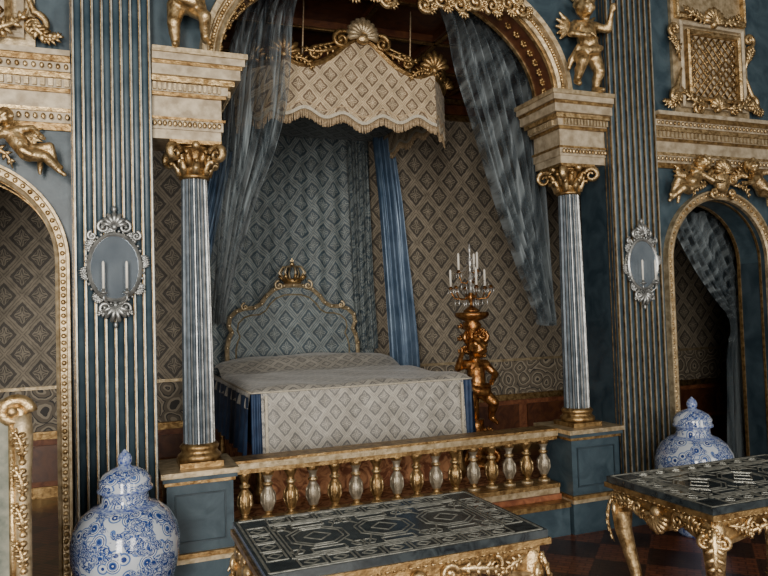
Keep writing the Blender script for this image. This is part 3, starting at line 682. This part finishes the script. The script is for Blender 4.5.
# ------------------------------------------------------------------ mirrors
def mirror(x,z):
    b=MB(); n=40
    el=lambda rx,rz:[(rx*math.cos(2*pi*i/n),rz*math.sin(2*pi*i/n)) for i in range(n)]
    b.prism(el(.138,.188),-.02,0,SILVD); b.prism(el(.130,.180),-.028,-.02,MIRR)
    b.sweep(el(.134,.184),[(-.012,0),(-.010,-.035),(0,-.042),(.010,-.035),(.012,0)],SILV,True)
    for i in range(n):
        a=2*pi*i/n; b.ell((.151*math.cos(a),-.025,.203*math.sin(a)),.009,SILV,7,5)
        if i%5==0: b.leaf((.145*math.cos(a),-.02,.195*math.sin(a)),a+.6,.05,.016,SILV,.3)
        if i%5==2: b.leaf((.145*math.cos(a),-.02,.195*math.sin(a)),a-.6,.045,.016,SILV,-.3)
    b.fan((0,-.03,.225),.085,.3,pi-.3,7,.012,SILV); b.ell((0,-.03,.325),(.014,.014,.02),SILV,8,6)
    for sx in(-1,1):
        b.scroll((sx*.055,-.03,.225),.035,pi/2,1.3,.011,SILV,-sx); b.scroll((sx*.115,-.03,.175),.026,pi/2,1.3,.010,SILV,-sx)
        b.scroll((sx*.05,-.03,-.225),.035,-pi/2,1.3,.011,SILV,sx); b.leaf((sx*.02,-.03,-.21),-pi/2+.5*sx,.09,.02,SILV,.3*sx)
        b.tube([(0,-.03,-.21),(sx*.03,-.07,-.21),(sx*.06,-.09,-.18),(sx*.06,-.09,-.15)],.005,SILV,6)
        b.lathe([(.008,-.155),(.021,-.145),(.023,-.14),(.010,-.138),(.010,-.12)],SILV,12,(sx*.06,-.09,0))
        b.lathe([(.0065,-.12),(.0065,.02),(.003,.03)],CANDLE,10,(sx*.06,-.09,0))
    b.fan((0,-.03,-.21),.1,-pi+.5,-.5,6,.012,SILV); b.ell((0,-.03,-.32),(.012,.012,.02),SILV,8,6)
    b.obj('mirror_sconce',(x,4.19,z))
mirror(.035,1.91); mirror(3.73,1.92)

# ------------------------------------------------------------------ vases
def vase(x,y):
    b=MB()
    pf=[(.13,.0),(.135,.02),(.125,.05),(.15,.10),(.20,.20),(.24,.32),(.262,.42),(.265,.50),(.25,.57),(.215,.63),(.165,.67),(.125,.685),(.115,.70),(.112,.735),(.118,.745)]
    ms=[PBLUE,PBLUE,PORC,PORC,PORC,PORC,PORC,PORC,PORC,PORC,PBLUE,PORC,PORC,PBLUE]
    b.lathe(pf,PORC,48,mats=ms)
    b.lathe([(.118,.745),(.135,.75),(.135,.762),(.125,.775),(.128,.80),(.105,.835),(.065,.858),(.035,.868),(.028,.878)],PORC,40,mats=[PBLUE,PBLUE,PORC,PORC,PORC,PORC,PBLUE,PBLUE])
    b.lathe([(.028,.876),(.035,.89),(.036,.91),(.028,.93),(.012,.945),(.004,.955)],PBLUE,20)
    return b.obj('lidded_vase',(x,y,0))
vase(.065,3.85); vase(3.83,3.85)

# ------------------------------------------------------------------ tables
def table(cx,cy,name='gilt_table'):
    b=MB(); hx,hy=.515,.315; H=.805
    b.box(-hx,hx,-hy,hy,H-.028,H,SLATE); b.box(-hx-.008,hx+.008,-hy-.008,hy+.008,H-.05,H-.028,DGOLD)
    z=H+.0008
    def line(p,q,w=.003):
        c=((p[0]+q[0])/2,(p[1]+q[1])/2,z); L=math.hypot(q[0]-p[0],q[1]-p[1])/2; b.cbox(c,(L,w,.0012),INLAY,rz=math.atan2(q[1]-p[1],q[0]-p[0]))
    def rect(x0,x1,y0,y1,w=.003):
        for p,q in(((x0,y0),(x1,y0)),((x1,y0),(x1,y1)),((x1,y1),(x0,y1)),((x0,y1),(x0,y0))): line(p,q,w)
    def poly(c,r,n,a0=0,ry=1):
        P=[(c[0]+r*math.cos(a0+2*pi*i/n),c[1]+r*ry*math.sin(a0+2*pi*i/n)) for i in range(n)]
        for i in range(n): line(P[i],P[(i+1)%n],.0025)
    rect(-.50,.50,-.30,.30,.004); rect(-.40,.40,-.20,.20,.0035); rect(-.385,.385,-.185,.185,.002)
    for i in range(8):
        x=-.40+.1*i
        for y0,y1 in((-.285,-.215),(.215,.285)): rect(x+.008,x+.092,y0,y1,.003); poly((x+.05,(y0+y1)/2),.025,4,0,.8)
    for j in range(4):
        y=-.2+.1*j
        for x0,x1 in((-.485,-.415),(.415,.485)): rect(x0,x1,y+.008,y+.092,.003); poly(((x0+x1)/2,y+.05),.025,4)
    for x in(-.26,0,.26):
        poly((x,0),.115,8,pi/8); poly((x,0),.095,8,pi/8); poly((x,0),.05,4)
        for sy in(-1,1):
            for k in(-1,1): poly((x+k*.11,sy*.14),.025,6); line((x+k*.08,sy*.08),(x+k*.125,sy*.18),.003)
            rect(x-.06,x+.06,sy*.13,sy*.17,.0025)
    def apron(L,y):
        K=40; top=[(-L+2*L*i/K,H-.05) for i in range(K+1)]
        bot=[(-L+2*L*i/K,H-.105-.045*math.exp(-((i/K-.5)/.13)**2)-.02*abs(math.sin(i/K*pi*4))-.06*(abs(2*i/K-1)**6)) for i in range(K+1)]
        b.prism(bot+top[::-1],y-.012,y+.012,DGOLD)
        b.sweep(bot,[(-.01,y+.012),(-.01,y-.02),(.008,y-.024),(.012,y)],GOLD)
        b.fan((0,y-.02,H-.10),.085,pi+.2,2*pi-.2,9,.014,GOLD,.015); b.ell((0,y-.03,H-.09),(.03,.02,.025),GOLD,10,7)
        for sx in(-1,1):
            b.scroll((sx*.12,y-.02,H-.10),.035,0,1.3,.011,GOLD,sx); b.leaf((sx*.14,y-.02,H-.085),0 if sx>0 else pi,L*.45,.024,GOLD,-.12*sx)
            b.scroll((sx*L*.62,y-.02,H-.095),.03,pi/2,1.3,.010,GOLD,-sx); b.leaf((sx*(L-.06),y-.02,H-.08),pi+.2 if sx>0 else -.2,L*.3,.02,GOLD,.15*sx)
            b.rosette((sx*L*.36,y-.02,H-.13),.02,GOLD)
        for i in range(int(L/.014)): b.ell((-L+.014+i*.028,y-.016,H-.058),(.011,.008,.007),GOLD,6,4)
    apron(hx-.03,-hy+.03)
    b.M=Matrix.Rotation(pi,4,'Z'); apron(hx-.03,-hy+.03)
    b.M=Matrix.Rotation(pi/2,4,'Z'); apron(hy-.03,-hx+.03)
    b.M=Matrix.Rotation(-pi/2,4,'Z'); apron(hy-.03,-hx+.03)
    b.M=Matrix()
    for sx in(-1,1):
        for sy in(-1,1):
            d=Vector((sx,sy,0)).normalized(); o=Vector((sx*(hx-.06),sy*(hy-.06),0))
            P=[(0,.755),(.010,.71),(.020,.65),(.018,.57),(-.005,.47),(-.03,.37),(-.04,.27),(-.03,.17),(-.0,.09),(.03,.045),(.04,.03)]
            b.tube([o+d*p+Vector((0,0,q)) for p,q in P],[.035,.045,.048,.040,.032,.027,.024,.024,.027,.032,.026],GOLD,12)
            b.lathe([(.03,0),(.04,.01),(.035,.03),(.02,.04)],GOLD,12,tuple(o+d*.035))
            ang=math.atan2(sy,sx)
            b.M=Matrix.Translation(o+d*.045)@Matrix.Rotation(ang+pi/2,4,'Z')
            b.leaf((0,-.015,.72),-pi/2,.22,.028,GOLD,0); b.scroll((.032,-.005,.66),.028,pi/2,1.3,.011,GOLD,-1); b.scroll((-.032,-.005,.66),.028,pi/2,1.3,.011,GOLD,1)
            b.scroll((.0,-.0,.06),.035,pi/2,1.2,.014,GOLD,-1); b.leaf((0,.03,.12),pi/2,.14,.024,GOLD,0)
            b.rosette((0,-.015,.70),.026,GOLD)
            b.M=Matrix()
    for sx in(-1,1):
        for sy in(-1,1):
            b.tube([(sx*(hx-.09),sy*(hy-.09),.22),(sx*.3,sy*.16,.17),(sx*.14,sy*.07,.2),(0,0,.18)],[.018,.02,.02,.022],GOLD,9)
    b.lathe([(.03,.15),(.055,.18),(.04,.22),(.02,.24),(.035,.27),(.01,.31)],GOLD,16)
    b.obj(name,(cx,cy,0))
table(.955,2.50); table(2.70,2.43)

# ------------------------------------------------------------------ torchere + candelabra
tx,ty=2.95,5.42; zf=.271
b=MB()
b.lathe([(.17,0),(.18,.02),(.17,.05),(.12,.07),(.10,.12),(.13,.16),(.10,.20),(.05,.24)],TGOLD,24,(0,0,zf))
for i in range(3):
    b.M=Matrix.Translation((0,0,zf))@Matrix.Rotation(2*pi*i/3-.5,4,'Z')
    b.scroll((.14,0,.07),.06,pi/2,1.4,.028,TGOLD,-1,tail=(.04,0,.22)); b.leaf((.05,0,.25),-.5,.14,.03,TGOLD,-.5)
    b.scroll((.09,0,1.12),.05,-pi/2,1.3,.02,TGOLD,1,tail=(.03,0,.95))
b.M=Matrix()
b.lathe([(.05,.24),(.09,.28),(.07,.34),(.08,.4)],TGOLD,20,(0,0,zf))
b.lathe([(.03,.3),(.04,.6),(.035,.8),(.035,1.0),(.055,1.05),(.045,1.10),(.07,1.18),(.085,1.22),(.06,1.25),(.13,1.28),(.15,1.30),(.15,1.325),(.13,1.33)],TGOLD,24,(0,0,zf))
for k in range(26):
    t=k/25; a=t*15
    b.M=Matrix.Translation((0,0,zf))@Matrix.Rotation(a,4,'Z'); b.leaf((.035,-.0,.92+.26*t),.9,.10,.024,TGOLD,-.4)
for k in range(10):
    b.M=Matrix.Translation((0,0,zf))@Matrix.Rotation(2*pi*k/10,4,'Z'); b.leaf((.06,0,.26),.9,.12,.028,TGOLD,-.5)
b.M=Matrix()
tor=b.obj('torchere',(tx,ty,0))
cherub('torchere_figure',(-.02,-.06,zf+.33),.80,STAND,mat=TGOLD,wings=False,parent=tor)
b=MB()
b.lathe([(.07,0),(.075,.012),(.05,.03),(.02,.05),(.015,.08),(.03,.11),(.035,.14),(.015,.17),(.012,.22),(.022,.26),(.024,.29),(.010,.32),(.010,.40),(.018,.43),(.010,.46),(.008,.52),(.016,.54),(.004,.60)],CRYS,16,mats=[TGOLD]*7+[CRYS]*10)
def drop(p,l=.026): b.ell((p[0],p[1],p[2]-l),(.005,.005,l*.7),CRYS,6,5); b.ell((p[0],p[1],p[2]-.004),.004,CRYS,6,4)
for ring,(n,R,z) in enumerate(((6,.18,.20),(3,.10,.34))):
    for i in range(n):
        a=2*pi*i/n+.3+ring*.4; d=Vector((math.cos(a),math.sin(a),0)); Z=Vector((0,0,1))
        P=[Z*(z-.03),d*R*.35+Z*(z-.09),d*R*.8+Z*(z-.08),d*R+Z*(z-.02),d*R+Z*z]
        b.tube(P,[.007,.007,.007,.007,.007],TGOLD,6)
        c=d*R; b.lathe([(.008,z),(.026,z+.008),(.027,z+.012),(.013,z+.015),(.013,z+.03)],TGOLD,12,(c.x,c.y,0))
        if i%2==0 or ring: b.lathe([(.010,z+.03),(.010,z+.17),(.004,z+.18)],CANDLE,10,(c.x,c.y,0))
        for k in range(3):
            e=2*pi*k/3; drop((c.x+.024*math.cos(e),c.y+.024*math.sin(e),z+.006))
        for k in(1,2): q=Vector(P[k]); drop(tuple(q-Z*.004),.035)
        T=Z*.52
        for k in range(1,9):
            t=k/9; q=T.lerp(c+Z*(z+.02),t)-Z*.10*math.sin(pi*t)*.6; b.ell(q,.005,CRYS,6,4)
b.obj('crystal_candelabra',(tx,ty,zf+1.331))

# ------------------------------------------------------------------ fire screen at left
b=MB()
b.box(-.30,.30,-.008,.008,.35,1.25,TAPES)
for sx in(-1,1):
    P=[(sx*.33,0,.12),(sx*.33,0,.4),(sx*.335,0,.7),(sx*.335,0,1.0),(sx*.34,0,1.18),(sx*.33,0,1.26)]
    b.tube(P,[.036,.034,.032,.032,.036,.04],PGOLD,10)
    for k in range(30): b.ell((sx*.335,-.034,.2+k*.034),(.015,.012,.013),GOLD,7,5)
    for k in range(7): b.leaf((sx*.335,-.03,.25+.14*k),pi/2,.13,.02,GOLD,.15*sx)
    b.tube([(sx*(.300),-.01,.35),(sx*.300,-.01,1.24)],.012,GOLD,7)
    b.scroll((sx*.31,-.01,1.27),.055,0 if sx>0 else pi,1.4,.026,GOLD,sx)
    b.tube([(sx*.33,-.22,.03),(sx*.33,-.13,.10),(sx*.33,0,.16),(sx*.33,.13,.10),(sx*.33,.22,.03)],[.022,.03,.036,.03,.022],PGOLD,9)
    for y in(-.22,.22): b.ell((sx*.33,y,.03),.03,PGOLD,9,7)
    b.tube([(sx*.30,0,1.28),(sx*.2,0,1.32),(sx*.1,0,1.37),(0,0,1.40)],[.028,.026,.026,.03],PGOLD,9)
    b.leaf((sx*.06,-.02,1.40),.1 if sx>0 else pi-.1,.2,.035,GOLD,-.3*sx); b.leaf((sx*.05,-.02,.33),0 if sx>0 else pi,.2,.03,GOLD,.2*sx)
b.tube([(-.33,0,.34),(0,0,.31),(.33,0,.34)],.026,PGOLD,9); b.fan((0,-.03,1.40),.1,.2,pi-.2,9,.016,GOLD)
b.obj('fire_screen',(-.65,3.0,0),rot=(0,0,.1))

# ------------------------------------------------------------------ lights
def area(name,loc,rot,sx,sy,p,col):
    l=bpy.data.lights.new(name,'AREA'); l.shape='RECTANGLE'; l.size=sx; l.size_y=sy; l.energy=p; l.color=col
    o=bpy.data.objects.new(name,l); bpy.context.scene.collection.objects.link(o); o.location=loc; o.rotation_euler=rot
for i,w in enumerate(wins):
    area('window_daylight',((w[0]+w[1])/2,-3.03,2.35),(pi/2,0,0),1.4,3.6,(520,240,110)[i],(1,.93,.83))
w=bpy.data.worlds.new('daylight'); bpy.context.scene.world=w; w.use_nodes=True
w.node_tree.nodes['Background'].inputs[0].default_value=(.6,.7,.85,1); w.node_tree.nodes['Background'].inputs[1].default_value=.6
# ------------------------------------------------------------------ camera
cam=bpy.data.cameras.new('camera'); co=bpy.data.objects.new('camera',cam); bpy.context.scene.collection.objects.link(co)
cam.sensor_width=36; cam.lens=700/768*36; cam.clip_start=.05
yaw,pit=math.radians(21.5),math.radians(2.2)
d=Vector((math.sin(yaw)*math.cos(pit),math.cos(yaw)*math.cos(pit),math.sin(pit)))
q=d.to_track_quat('-Z','Y')@Quaternion((0,0,1),math.radians(-1.75))
co.rotation_mode='QUATERNION'; co.rotation_quaternion=q; co.location=(0,0,1.6)
bpy.context.scene.camera=co
